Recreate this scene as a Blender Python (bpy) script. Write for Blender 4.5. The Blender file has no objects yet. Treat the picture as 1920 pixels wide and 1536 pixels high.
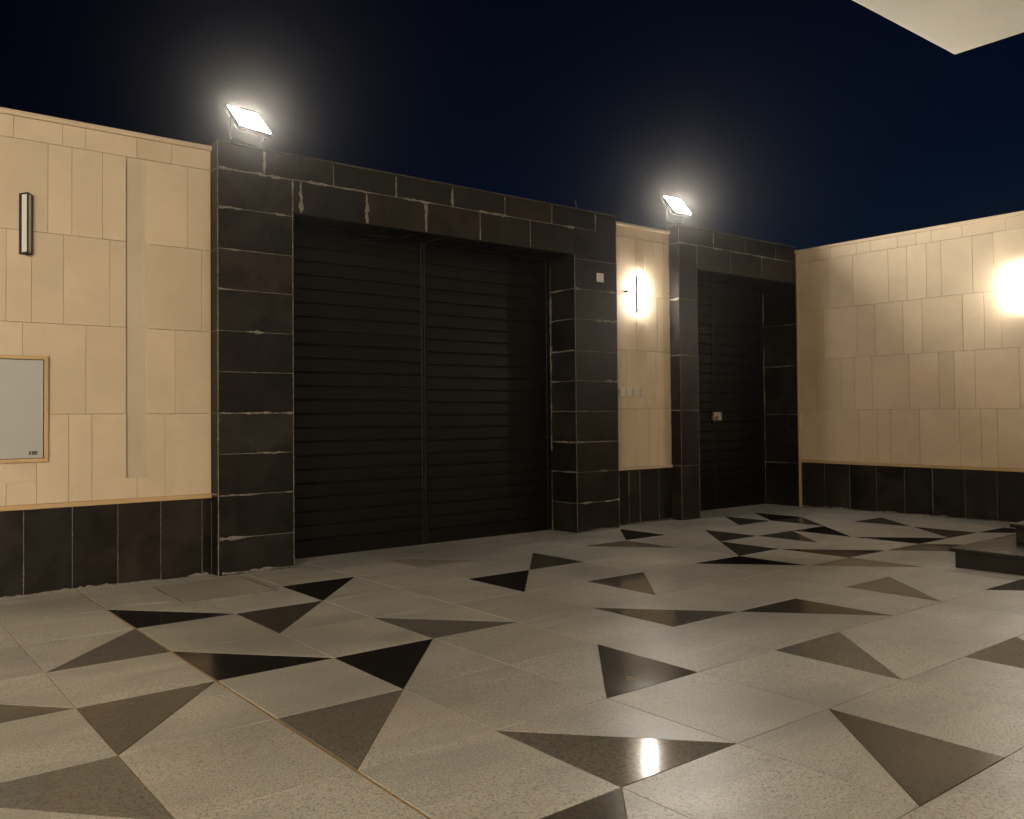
import bpy, bmesh, math, random
from mathutils import Vector, Matrix
R = math.radians
random.seed(11)
S = bpy.context.scene
COL = S.collection

# ------------------------------------------------------------------ camera
CAM_Z = 1.1537
right = Vector((0.8224943, -0.5686939, -0.0069367))
cam = bpy.data.cameras.new('camera')
cam_o = bpy.data.objects.new('camera', cam); COL.objects.link(cam_o)
YAW, PITCH, ROLL = 0.6049526, 0.0204753, -0.0069382
f = Vector((math.sin(YAW)*math.cos(PITCH), math.cos(YAW)*math.cos(PITCH), math.sin(PITCH)))
r0 = Vector((math.cos(YAW), -math.sin(YAW), 0)); u0 = r0.cross(f)
r1 = r0*math.cos(ROLL)+u0*math.sin(ROLL); u1 = u0*math.cos(ROLL)-r0*math.sin(ROLL)
m = Matrix((r1, u1, -f)).transposed().to_4x4(); m.translation = (0, 0, CAM_Z)
cam_o.matrix_world = m
cam.sensor_fit = 'HORIZONTAL'; cam.sensor_width = 36; cam.lens = 1569.87/1920*36
cam.shift_x = (960-764.8)/1920; cam.shift_y = -(768-746.7)/1920
cam.clip_start = 0.05; cam.clip_end = 4000
S.camera = cam_o

# ------------------------------------------------------------------ night sky, faint moonlight, exposure
W = bpy.data.worlds.new('World'); S.world = W; W.use_nodes = True
wn, wl = W.node_tree.nodes, W.node_tree.links
bg = wn['Background']
sky = wn.new('ShaderNodeTexSky'); sky.sky_type = 'NISHITA'; sky.sun_disc = False
sky.sun_elevation = R(-4.0); sky.sun_rotation = R(75); sky.altitude = 0
sky.air_density = 1.0; sky.dust_density = 1.0; sky.ozone_density = 4.0
tint = wn.new('ShaderNodeMix'); tint.data_type = 'RGBA'; tint.blend_type = 'MULTIPLY'; tint.inputs[0].default_value = 1; tint.inputs[7].default_value = (.45, 1, .82, 1)
wl.new(sky.outputs[0], tint.inputs[6]); wl.new(tint.outputs[2], bg.inputs[0]); bg.inputs[1].default_value = 0.125
sun = bpy.data.lights.new('moon', 'SUN'); sun.energy = 0.004; sun.angle = R(0.5); sun.color = (1, .95, .88)
sun_o = bpy.data.objects.new('moon', sun); COL.objects.link(sun_o); sun_o.rotation_euler = (R(48), 0, R(-30))
S.view_settings.view_transform = 'Standard'; S.view_settings.look = 'None'
S.view_settings.exposure = 0.3; S.view_settings.gamma = 1; S.view_settings.use_curve_mapping = False
S.render.engine = 'CYCLES'
S.cycles.use_denoising = True
S.cycles.max_bounces = 6; S.cycles.diffuse_bounces = 4; S.cycles.glossy_bounces = 4
S.cycles.sample_clamp_indirect = 6.0

# lamp output (radiance of the lit faces)
L_FLOOD, L_SCONCE = 790.0, 165.0
C_FLOOD, C_SCONCE = (1.0, .95, .85), (1.0, .94, .86)

# ------------------------------------------------------------------ materials
def mat(name):
    m = bpy.data.materials.new(name); m.use_nodes = True
    nt = m.node_tree; b = nt.nodes['Principled BSDF']
    return m, nt.nodes, nt.links, b
def ramp(n, stops):
    r = n.new('ShaderNodeValToRGB'); e = r.color_ramp.elements
    e[0].position, e[0].color = stops[0][0], (*stops[0][1], 1); e[1].position, e[1].color = stops[-1][0], (*stops[-1][1], 1)
    for p, c in stops[1:-1]:
        k = e.new(p); k.color = (*c, 1)
    return r
def coords(n, l, rnd=True):
    """world position shifted by each piece's own random number, so no two pieces share a pattern"""
    g = n.new('ShaderNodeNewGeometry')
    if not rnd: return g.outputs['Position']
    oi = n.new('ShaderNodeObjectInfo'); s = n.new('ShaderNodeVectorMath'); s.operation = 'MULTIPLY_ADD'
    s.inputs[1].default_value = (1, 1, 1); l.new(g.outputs['Position'], s.inputs[0])
    k = n.new('ShaderNodeMath'); k.operation = 'MULTIPLY'; k.inputs[1].default_value = 37.0; l.new(oi.outputs['Random'], k.inputs[0])
    l.new(k.outputs[0], s.inputs[2]); return s.outputs[0]
def noise(n, l, co, scale, detail=4, rough=.55, dist=0):
    t = n.new('ShaderNodeTexNoise'); t.inputs['Scale'].default_value = scale; t.inputs['Detail'].default_value = detail
    t.inputs['Roughness'].default_value = rough; t.inputs['Distortion'].default_value = dist; l.new(co, t.inputs['Vector']); return t.outputs['Fac']
def mix(n, l, fac, a, b, mode='MIX'):
    k = n.new('ShaderNodeMix'); k.data_type = 'RGBA'; k.blend_type = mode
    for sock, v in ((k.inputs[0], fac), (k.inputs[6], a), (k.inputs[7], b)):
        if hasattr(v, 'links'): l.new(v, sock)
        elif isinstance(v, tuple): sock.default_value = (*v, 1)
        else: sock.default_value = v
    return k.outputs[2]
def maprange(n, l, v, a, b, c, d):
    k = n.new('ShaderNodeMapRange'); l.new(v, k.inputs[0])
    for i, x in enumerate((a, b, c, d)): k.inputs[i+1].default_value = x
    return k.outputs[0]
def bump(n, l, b, h, strength, dist):
    k = n.new('ShaderNodeBump'); k.inputs['Strength'].default_value = strength; k.inputs['Distance'].default_value = dist
    l.new(h, k.inputs['Height']); l.new(k.outputs[0], b.inputs['Normal'])
def rand_value(n, l, lo, hi):
    oi = n.new('ShaderNodeObjectInfo'); return maprange(n, l, oi.outputs['Random'], 0, 1, lo, hi)

def limestone(name, base, var=.06, stain=(.55, .38, .18)):
    m, n, l, b = mat(name); co = coords(n, l)
    big = noise(n, l, co, 2.2, 5, .6, .6); fine = noise(n, l, co, 60, 4, .6); pit = noise(n, l, co, 160, 2)
    dark = tuple(c*.86 for c in base)
    c1 = mix(n, l, maprange(n, l, big, .35, .7, 0, 1), base, dark)
    c2 = mix(n, l, maprange(n, l, noise(n, l, co, 5, 6, .65, 1.2), .60, .78, 0, .38), c1, stain)
    c3 = mix(n, l, maprange(n, l, fine, .3, .7, 0, .10), c2, tuple(c*.7 for c in base))
    h = n.new('ShaderNodeHueSaturation'); l.new(rand_value(n, l, 1-var, 1+var*.6), h.inputs['Value']); l.new(c3, h.inputs['Color'])
    l.new(h.outputs[0], b.inputs['Base Color']); b.inputs['Roughness'].default_value = .62
    b.inputs['Specular IOR Level'].default_value = .3
    bump(n, l, b, pit, .25, .002); return m
def basalt(name, base):
    m, n, l, b = mat(name); co = coords(n, l)
    big = noise(n, l, co, 3.0, 6, .62, .8); fine = noise(n, l, co, 90, 3); sp = noise(n, l, co, 34, 5, .7)
    c1 = mix(n, l, maprange(n, l, big, .38, .70, 0, 1), tuple(c*.75 for c in base), tuple(c*2.6 for c in base))
    c2 = mix(n, l, maprange(n, l, sp, .70, .78, 0, .22), c1, (.10, .085, .065))
    c3 = mix(n, l, maprange(n, l, noise(n, l, co, 7, 8, .7, 2.0), .58, .76, 0, .20), c2, (.10, .085, .065))
    h = n.new('ShaderNodeHueSaturation'); l.new(rand_value(n, l, .55, 1.55), h.inputs['Value']); l.new(c3, h.inputs['Color'])
    oi = n.new('ShaderNodeObjectInfo'); fr = n.new('ShaderNodeMath'); fr.operation = 'FRACT'; k7 = n.new('ShaderNodeMath'); k7.operation = 'MULTIPLY'; k7.inputs[1].default_value = 7.31
    l.new(oi.outputs['Random'], k7.inputs[0]); l.new(k7.outputs[0], fr.inputs[0]); l.new(maprange(n, l, fr.outputs[0], 0, 1, .482, .512), h.inputs['Hue']); l.new(maprange(n, l, fr.outputs[0], 0, 1, 1.25, .7), h.inputs['Saturation'])
    l.new(h.outputs[0], b.inputs['Base Color'])
    l.new(maprange(n, l, big, .3, .7, .36, .52), b.inputs['Roughness']); b.inputs['Specular IOR Level'].default_value = .25
    bump(n, l, b, fine, .25, .0015); return m
def granite(name, base, speck, speck_amt, light_amt, rough, dirt=.5, var=.06, scale=1.0, dr=.10, spec=.5):
    m, n, l, b = mat(name); co = coords(n, l); wc = coords(n, l, False)
    g1 = noise(n, l, co, 95*scale, 3, .65); g2 = noise(n, l, co, 210*scale, 2, .6); g3 = noise(n, l, co, 60*scale, 3, .6)
    v = n.new('ShaderNodeTexVoronoi'); v.inputs['Scale'].default_value = 120*scale; l.new(co, v.inputs['Vector'])
    c = mix(n, l, maprange(n, l, g1, .50, .66, 0, speck_amt), base, speck)
    c = mix(n, l, maprange(n, l, g2, .52, .66, 0, speck_amt*.85), c, tuple(x*1.5 for x in speck))
    c = mix(n, l, maprange(n, l, g2, .30, .42, .35, 0), c, tuple(min(.8, x*1.35) for x in base))
    c = mix(n, l, .16, c, v.outputs['Color'], 'SOFT_LIGHT')
    c = mix(n, l, maprange(n, l, g3, .70, .74, 0, light_amt), c, (.62, .58, .50))
    d1 = noise(n, l, wc, .75, 3, .5, .2)
    c = mix(n, l, maprange(n, l, d1, .46, .66, 0, dirt*.8), c, tuple(x*.45 for x in base))
    st = n.new('ShaderNodeMapping'); st.inputs['Scale'].default_value = (.7, 2.6, 1); st.inputs['Rotation'].default_value = (0, 0, R(6)); l.new(coords(n, l), st.inputs['Vector'])
    d3 = noise(n, l, st.outputs[0], 1.6, 4, .6, .5)
    c = mix(n, l, maprange(n, l, d3, .46, .70, 0, dirt*.8), c, tuple(x*y for x, y in zip(base, (.50, .51, .54))))
    d4 = noise(n, l, wc, 9, 4, .6, .3)
    c = mix(n, l, maprange(n, l, d4, .58, .72, 0, dirt*.4), c, tuple(x*.6 for x in base))
    d2 = noise(n, l, wc, 1.7, 2.5, .5, .2)
    c = mix(n, l, maprange(n, l, d2, .52, .85, 0, .28), c, tuple(x*y for x, y in zip(base, (.93, .84, .68))))
    h = n.new('ShaderNodeHueSaturation'); l.new(rand_value(n, l, 1-var, 1+var), h.inputs['Value']); l.new(c, h.inputs['Color'])
    l.new(h.outputs[0], b.inputs['Base Color'])
    ra = n.new('ShaderNodeMath'); ra.operation = 'ADD'; l.new(maprange(n, l, d2, .3, .75, rough, rough+dr), ra.inputs[0]); l.new(rand_value(n, l, -.015, .03), ra.inputs[1])
    l.new(ra.outputs[0], b.inputs['Roughness'])
    b.inputs['Specular IOR Level'].default_value = spec
    bump(n, l, b, g1, .03, .0006); return m
def plain(name, base, rough=.5, metal=0, var=0.0, nscale=20, namp=.15, spec=.5, bmp=0.0):
    m, n, l, b = mat(name); co = coords(n, l)
    c = mix(n, l, maprange(n, l, noise(n, l, co, nscale, 5), .35, .7, 0, 1), base, tuple(x*(1-namp) for x in base))
    h = n.new('ShaderNodeHueSaturation'); l.new(rand_value(n, l, 1-var, 1+var), h.inputs['Value']); l.new(c, h.inputs['Color'])
    l.new(h.outputs[0], b.inputs['Base Color']); b.inputs['Roughness'].default_value = rough; b.inputs['Metallic'].default_value = metal
    b.inputs['Specular IOR Level'].default_value = spec
    if bmp: bump(n, l, b, noise(n, l, co, 120, 3), bmp, .002)
    return m
def glow(name, color, strength):
    m, n, l, b = mat(name)
    b.inputs['Base Color'].default_value = (.8, .8, .78, 1); b.inputs['Emission Color'].default_value = (*color, 1)
    b.inputs['Emission Strength'].default_value = strength; b.inputs['Roughness'].default_value = .4
    m.cycles.emission_sampling = 'FRONT'
    return m

M = {}
M['cream'] = limestone('cream_limestone', (.66, .525, .36))
M['cream_joint'] = plain('cream_joint', (.30, .205, .115), .9, bmp=.4)
M['coping'] = limestone('coping_stone', (.62, .49, .33), .05)
M['tan_trim'] = limestone('tan_trim', (.56, .38, .19), .06)
M['groove'] = limestone('groove_plaster', (.58, .48, .345), .03)
M['basalt'] = basalt('basalt', (.0092, .0074, .0056))
M['mortar'] = plain('mortar', (.25, .222, .18), .95, nscale=45, namp=.5, bmp=.8, spec=.15)
M['mortar_dark'] = plain('mortar_dark', (.10, .085, .065), .95, nscale=45, namp=.6, bmp=.6, spec=.15)
M['pale'] = granite('pale_granite', (.56, .54, .485), (.12, .115, .105), .80, .25, .32, .8, .08, 1.15, .10, .36)
M['black'] = granite('black_granite', (.016, .014, .012), (.008, .007, .006), .5, .03, .09, .2, .2, 1.0, .10, .32)
M['brown'] = granite('brown_granite', (.088, .078, .062), (.028, .025, .02), .55, .12, .12, .3, .12, .8, .10, .22)
M['grey'] = granite('grey_granite', (.178, .166, .142), (.05, .046, .04), .65, .35, .05, .35, .1, .75, .05, .16)
M['faint'] = granite('faint_granite', (.36, .325, .27), (.10, .09, .078), .6, .2, .28, .5)
M['taupe'] = granite('taupe_granite', (.25, .22, .178), (.07, .062, .05), .6, .15, .12, .4)
M['grout'] = plain('tan_grout', (.42, .285, .14), .95, nscale=30, namp=.4, bmp=.5, spec=.1)
M['paint'] = plain('black_gate_paint', (.0038, .0034, .0028), .46, nscale=8, namp=.35, var=.12, bmp=.05, spec=.25)
M['black_metal'] = plain('black_metal', (.012, .012, .012), .38)
M['alu'] = plain('grey_housing', (.10, .10, .10), .45, .6)
M['step'] = granite('step_granite', (.010, .009, .008), (.005, .005, .005), .4, .08, .22, .15, .1)
M['white_plastic'] = plain('white_plastic', (.74, .72, .66), .35, namp=.04)
M['crust'] = plain('plaster_crust', (.36, .29, .22), .9, nscale=80, namp=.4)
M['switch'] = plain('ivory_plastic', (.60, .54, .44), .4, namp=.04)
M['steel_white'] = plain('white_enamel', (.44, .425, .385), .32, nscale=2, namp=.05)
M['dark_gap'] = plain('dark_gap', (.012, .010, .008), .8)
M['opal'] = plain('opal_glass_unlit', (.66, .64, .58), .25, namp=.03)
M['opal_lit'] = glow('opal_glass_lit', C_SCONCE, L_SCONCE)
M['flood_glass'] = glow('flood_glass_lit', C_FLOOD, L_FLOOD)
M['plaster'] = plain('white_plaster', (.70, .645, .545), .75, nscale=1.2, namp=.10, bmp=.12)
M['house'] = plain('house_plaster', (.64, .54, .40), .8, nscale=2, namp=.08, bmp=.2)
M['rust'] = plain('rusty_steel', (.16, .05, .022), .85, nscale=60, namp=.5)
M['lock_steel'] = plain('lock_steel', (.55, .52, .46), .35, .6)
M['lock_red'] = plain('lock_red', (.20, .025, .015), .5)
M['cable'] = plain('grey_cable', (.05, .05, .047), .6)
M['logo_plate'] = plain('logo_plate', (.035, .035, .03), .4)
M['logo_mark'] = plain('logo_mark', (.5, .5, .46), .5)
M['logo_dim'] = plain('logo_dim_mark', (.14, .15, .145), .5)
M['sand'] = plain('sand_ground', (.20, .16, .11), .95)
M['asphalt'] = plain('asphalt', (.05, .048, .045), .9)

# ------------------------------------------------------------------ builders
def link(name, me, material, parent=None, loc=(0, 0, 0), smooth=False):
    o = bpy.data.objects.new(name, me); COL.objects.link(o)
    if material is not None and not me.materials: me.materials.append(material)
    o.location = loc
    if parent is not None:
        o.parent = parent
    if smooth:
        for p in me.polygons: p.use_smooth = True
    return o
def tag(o, label=None, cat=None, group=None, kind=None):
    if label: o['label'] = label
    if cat: o['category'] = cat
    if group: o['group'] = group
    if kind: o['kind'] = kind
    return o
def empty(name, loc, label, cat, group=None):
    o = bpy.data.objects.new(name, None); COL.objects.link(o); o.location = loc; o.empty_display_size = .1
    return tag(o, label, cat, group)
def rel(parent, p):
    p = Vector(p); return p - parent.location if parent is not None else p
def bevel_box_mesh(name, sx, sy, sz, bev=.0015, seg=1):
    bm = bmesh.new(); bmesh.ops.create_cube(bm, size=1); bmesh.ops.scale(bm, vec=(sx, sy, sz), verts=bm.verts)
    if bev > 0: bmesh.ops.bevel(bm, geom=bm.edges[:], offset=bev, segments=seg, affect='EDGES', profile=.5)
    me = bpy.data.meshes.new(name); bm.to_mesh(me); bm.free(); return me
def box(name, material, parent, lo, hi, bev=.0015, seg=1):
    lo, hi = Vector(lo), Vector(hi); c = (lo+hi)/2; d = hi-lo
    return link(name, bevel_box_mesh(name, d.x, d.y, d.z, bev, seg), material, parent, rel(parent, c))
def frame(face):
    """local frame of a wall face: u along it, z up, n outward"""
    if face == '-Y': return Vector((1, 0, 0)), Vector((0, 0, 1)), Vector((0, -1, 0))
    if face == '-X': return Vector((0, -1, 0)), Vector((0, 0, 1)), Vector((-1, 0, 0))
    if face == '-Z': return Vector((1, 0, 0)), Vector((0, 1, 0)), Vector((0, 0, -1))
    if face == '+X': return Vector((0, 1, 0)), Vector((0, 0, 1)), Vector((1, 0, 0))
def plate(name, material, parent, face, off, u0, u1, v0, v1, t=.03, b=.0018, gap=.0015, jit=.0006):
    """a stone piece with chamfered front edges; off = world coordinate of its front plane along the face normal's axis"""
    U, V, N = frame(face)
    u0, u1 = min(u0, u1)+gap, max(u0, u1)-gap; v0, v1 = v0+gap, v1-gap
    if u1-u0 < .004 or v1-v0 < .004: return None
    d = random.uniform(-jit, jit)
    a = abs(N.x)*1+abs(N.y)*2+abs(N.z)*3
    def P(u, v, k):
        n = off*(1 if a else 1)
        if face == '-Y': return Vector((u, n-k, v))
        if face == '-X': return Vector((n-k, u, v))
        if face == '+X': return Vector((n+k, u, v))
        return Vector((u, v, n-k))
    vs = []
    for k, i in ((-t, 0), (d-b, 0), (d, b)):
        vs += [P(u0+i, v0+i, k), P(u1-i, v0+i, k), P(u1-i, v1-i, k), P(u0+i, v1-i, k)]
    c = P((u0+u1)/2, (v0+v1)/2, 0)
    fs = []
    for q in (0, 4):
        for i in range(4): fs.append((q+i, q+(i+1) % 4, q+4+(i+1) % 4, q+4+i))
    fs.append((8, 9, 10, 11))
    if face in ('-X', '-Z'): fs = [tuple(reversed(x)) for x in fs]
    me = bpy.data.meshes.new(name); me.from_pydata([p-c for p in vs], [], fs); me.update()
    return link(name, me, material, parent, rel(parent, c))
_vt = [random.random() for _ in range(1024)]
def vnoise(x):
    i = math.floor(x); t = x-i; t = t*t*(3-2*t); return _vt[i % 1024]*(1-t)+_vt[(i+1) % 1024]*t
class Smear:
    """ragged mortar squeezed out along joints, standing 1-3 mm proud of the stone"""
    def __init__(self): self.v, self.f = [], []
    def line(self, face, off, a, b, heavy=.5, wmin=.0008, wmax=.011, lift=.0022):
        wmin *= 2.9; wmax *= 1.1
        (ua, va), (ub, vb) = a, b
        L = math.hypot(ub-ua, vb-va); n = max(4, int(L/.009)); du, dv = (ub-ua)/L, (vb-va)/L
        ph = [random.uniform(0, 99) for _ in range(4)]
        prev = None
        for i in range(n+1):
            s = L*i/n
            e = vnoise(s*5.5+ph[0]); e = max(0, (e-(1-heavy)*.8))/(1-(1-heavy)*.8+1e-6); e = min(1, e*1.6)
            w1 = wmin*(.5+vnoise(s*60+ph[3]))+e*wmax*(.15+1.1*vnoise(s*34+ph[1])**1.4+.35*random.random()**3)
            w2 = wmin*(.5+vnoise(s*55+ph[2]))+e*wmax*(.15+1.1*vnoise(s*29+ph[2])**1.4+.35*random.random()**3)
            cu, cv = ua+du*s, va+dv*s
            k = []
            for w, h in ((w1, .0004), (0, .0005+lift*min(1, e*1.5)), (-w2, .0004)):
                u, v = cu-dv*w, cv+du*w
                k.append(self.P(face, off, u, v, h))
            idx = len(self.v); self.v += k
            if prev is not None:
                for q in range(2): self.f.append((prev+q, prev+q+1, idx+q+1, idx+q))
            prev = idx
    def P(self, face, n, u, v, k):
        if face == '-Y': return Vector((u, n-k, v))
        if face == '-X': return Vector((n-k, u, v))
        if face == '+X': return Vector((n+k, u, v))
        if face == '+Z': return Vector((u, v, n+k))
        return Vector((u, v, n-k))
    def build(self, parent, material, name='mortar_smear'):
        me = bpy.data.meshes.new(name); c = parent.location
        me.from_pydata([p-c for p in self.v], [], self.f); me.update()
        bm = bmesh.new(); bm.from_mesh(me); bmesh.ops.recalc_face_normals(bm, faces=bm.faces); bm.to_mesh(me); bm.free()
        o = link(name, me, material, parent); o['kind'] = 'stuff'; return o
def tube(name, pts, rad, material, parent, sides=8, caps=True):
    bm = bmesh.new(); rings = []
    pts = [Vector(p) for p in pts]; o = parent.location if parent is not None else Vector()
    for i, p in enumerate(pts):
        d = (pts[min(i+1, len(pts)-1)]-pts[max(i-1, 0)]).normalized()
        a = d.cross(Vector((0, 0, 1)) if abs(d.z) < .9 else Vector((1, 0, 0))).normalized(); b = d.cross(a)
        rings.append([bm.verts.new(p-o+a*rad*math.cos(t*2*math.pi/sides)+b*rad*math.sin(t*2*math.pi/sides)) for t in range(sides)])
    for r, q in zip(rings, rings[1:]):
        for t in range(sides): bm.faces.new((r[t], r[(t+1) % sides], q[(t+1) % sides], q[t]))
    if caps: bm.faces.new(rings[0]); bm.faces.new(list(reversed(rings[-1])))
    bmesh.ops.recalc_face_normals(bm, faces=bm.faces)
    me = bpy.data.meshes.new(name); bm.to_mesh(me); bm.free()
    return link(name, me, material, parent, smooth=True)

# ------------------------------------------------------------------ ground and courtyard paving
G = .6; GX, GY = .8331, 1.1884; MX, MY = -.0004, -.0107
def fz(x, y): return (x-GX)*MX+(y-GY)*MY
def big_sheet(name, z, size, material):
    me = bpy.data.meshes.new(name); me.from_pydata([(-size, -size, z), (size, -size, z), (size, size, z), (-size, size, z)], [], [(0, 1, 2, 3)])
    o = link(name, me, material); tag(o, kind='structure'); return o
big_sheet('ground', -.22, 1500, M['sand'])

XL, XW, YB = -6.2, 10.30, -2.2          # inner faces of the left wall, the right wall, the house front
bm = bmesh.new(); bmesh.ops.create_cube(bm, size=1)
bmesh.ops.scale(bm, vec=(17.2, 10.0, .1), verts=bm.verts); bmesh.ops.translate(bm, vec=(2.1-GX, 2.3-GY, -.0535), verts=bm.verts)
me = bpy.data.meshes.new('courtyard_floor'); bm.to_mesh(me); bm.free()
floor = link('courtyard_floor', me, M['grout'], None, (GX, GY, 0)); tag(floor, kind='structure')
floor.rotation_euler = (math.atan(MY), -math.atan(MX), 0)

TRI = {(1, 6): ('SW', 'black'), (2, 5): ('NW', 'brown'), (3, 6): ('NW', 'black'), (0, 5): ('SE', 'grey'), (1, 4): ('SW', 'black'), (2, 3): ('NW', 'black'),
       (0, 3): ('NW', 'brown'), (1, 2): ('NW', 'grey'), (3, 4): ('SW', 'grey'), (5, 5): ('NW', 'black'), (6, 6): ('SE', 'brown'), (5, 7): ('SW', 'faint'),
       (-1, 4): ('SW', 'brown'), (-1, 2): ('NE', 'grey'), (0, 1): ('SW', 'black'), (3, 2): ('SE', 'brown'), (2, 1): ('SW', 'grey'), (1, 0): ('NW', 'brown'),
       (3, 0): ('SE', 'brown'), (5, 1): ('NW', 'grey'), (6, 0): ('NW', 'grey'), (6, 4): ('NW', 'grey'), (5, 3): ('SW', 'grey'), (6, 2): ('NE', 'brown'),
       (8, 2): ('NW', 'grey'), (9, 1): ('NE', 'brown'), (9, 7): ('SE', 'black'), (8, 6): ('NE', 'taupe'), (8, 4): ('NE', 'black'), (10, 6): ('SE', 'brown'),
       (9, 5): ('SE', 'brown'), (12, 7): ('SE', 'brown'), (13, 7): ('SE', 'black'), (11, 5): ('NW', 'brown'), (12, 5): ('NW', 'black'), (13, 6): ('NW', 'brown'),
       (10, 4): ('SW', 'black'), (12, 4): ('SW', 'black'), (14, 5): ('NW', 'brown'), (11, 3): ('NE', 'taupe'), (9, 3): ('NE', 'taupe'), (13, 4): ('SE', 'brown'),
       (14, 3): ('NE', 'black'), (12, 3): ('SW', 'brown')}
def gapx(i): return .0070 if i == 1 else (.0022 if i in (0, 3, 4) else .0015)
def gapy(j): return .0020 if j in (1, 2) else .0014
def prism(poly, z, t=.02, ch=.0012):
    n = len(poly); cx = sum(p[0] for p in poly)/n; cy = sum(p[1] for p in poly)/n
    vs = [(x-cx, y-cy, -t) for x, y in poly]+[(x-cx, y-cy, z-ch) for x, y in poly]
    for x, y in poly:
        dx, dy = cx-x, cy-y; L = math.hypot(dx, dy); vs.append((x-cx+dx/L*ch*1.4, y-cy+dy/L*ch*1.4, z))
    fs = []
    for q in (0, n):
        for i in range(n): fs.append((q+i, q+(i+1) % n, q+n+(i+1) % n, q+n+i))
    fs.append(tuple(range(2*n, 3*n))); return vs, fs, cx, cy
def cell_polys(i, j):
    x0, x1, y0, y1 = i*G+gapx(i), (i+1)*G-gapx(i+1), j*G+gapy(j), (j+1)*G-gapy(j+1)
    c = {'SW': (x0, y0), 'SE': (x1, y0), 'NE': (x1, y1), 'NW': (x0, y1)}
    t = TRI.get((i, j))
    if not t: return [([c['SW'], c['SE'], c['NE'], c['NW']], 'pale')]
    order = ['SW', 'SE', 'NE', 'NW']; k = order.index(t[0]); g = .0012
    def inset(p, q): return (p[0]+(q[0]-p[0])*g/G*2, p[1]+(q[1]-p[1])*g/G*2)
    A, Bn, Cn, D = c[order[k]], c[order[(k+1) % 4]], c[order[(k+2) % 4]], c[order[(k+3) % 4]]
    return [([A, inset(Bn, A), inset(D, A)], t[1]), ([inset(Bn, Cn), Cn, inset(D, Cn)], 'pale')]
HATCH = {(1, 6), (2, 6), (1, 7), (2, 7)}
rest_v = {k: [] for k in ('pale', 'black', 'brown', 'grey', 'taupe', 'faint')}; rest_f = {k: [] for k in rest_v}
rr = random.Random(5)
for i in range(-13, 17):
    for j in range(-6, 10):
        cx, cy = GX+(i+.5)*G, GY+(j+.5)*G
        if cx > XW+.3 or cx < XL-.3 or cy < YB-.3 or cy > 6.75: continue
        if cy > 6.3 and not (3 < cx < 6.4 or 8.2 < cx < 10.4): continue
        depth = cx*f.x+cy*f.y; lat = (cx*r0.x+cy*r0.y)/max(depth, .01)
        seen = depth > 1.3 and -.62 < lat < .86 and cy > .7
        if not seen and (i, j) not in TRI and rr.random() < .3:
            TRI[(i, j)] = (rr.choice(['SW', 'SE', 'NW', 'NE']), rr.choice(['black', 'brown', 'grey', 'grey']))
        for poly, mt in cell_polys(i, j):
            vs, fs, px, py = prism(poly, rr.uniform(-.0004, .0004))
            if seen:
                me = bpy.data.meshes.new('paving_tile'); me.from_pydata(vs, [], fs); me.update()
                link('paving_tile', me, M[mt], floor, (px, py, 0))
            else:
                b0 = len(rest_v[mt]); rest_v[mt] += [(x+px, y+py, z) for x, y, z in vs]; rest_f[mt] += [tuple(q+b0 for q in ff) for ff in fs]
for k in rest_v:
    if not rest_f[k]: continue
    me = bpy.data.meshes.new('paving'); me.from_pydata(rest_v[k], [], rest_f[k]); me.update()
    o = link('paving', me, M[k], floor); o['kind'] = 'stuff'
def floor_pt(x, y, k=0): return (x-GX, y-GY, k)

# flush access cover by the left wall
hx0, hx1, hy0, hy1 = 1.875, 2.555, 5.265, 5.90
cover = empty('floor_cover', (2.215, 5.58, fz(2.215, 5.58)), 'flush square stone access cover with a pale rim by the gate pier', 'access cover')
cover.rotation_euler = floor.rotation_euler
for lo, hi in (((hx0, hy0), (hx1, hy0+.018)), ((hx0, hy1-.018), (hx1, hy1)), ((hx0, hy0+.018), (hx0+.018, hy1-.018)), ((hx1-.018, hy0+.018), (hx1, hy1-.018))):
    me = bevel_box_mesh('rim', hi[0]-lo[0], hi[1]-lo[1], .02, .002)
    link('rim', me, M['mortar'], cover, ((lo[0]+hi[0])/2-2.215, (lo[1]+hi[1])/2-5.58, -.0035))
link('lid', bevel_box_mesh('lid', hx1-hx0-.05, hy1-hy0-.05, .02, .002), M['pale'], cover, (0, 0, -.005))

# dried plaster splash on the dark triangle in front of the gate
sp_x, sp_y = 2.914, 2.504
spl = empty('plaster_splash', (sp_x, sp_y, fz(sp_x, sp_y)), 'small pale dried plaster splash on a dark triangular tile', 'plaster splash')
bm = bmesh.new(); top = bm.verts.new((0, 0, .0032)); ring = []
for k in range(18):
    a_ = k*math.tau/18; r_ = .022*(1+.35*math.sin(2*a_+.6)+.18*random.uniform(-1, 1)); ring.append(bm.verts.new((r_*math.cos(a_), r_*math.sin(a_)*1.5, .0006)))
for k in range(18): bm.faces.new((ring[k], ring[(k+1) % 18], top))
me = bpy.data.meshes.new('crust'); bm.to_mesh(me); bm.free(); link('crust', me, M['crust'], spl)

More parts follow.
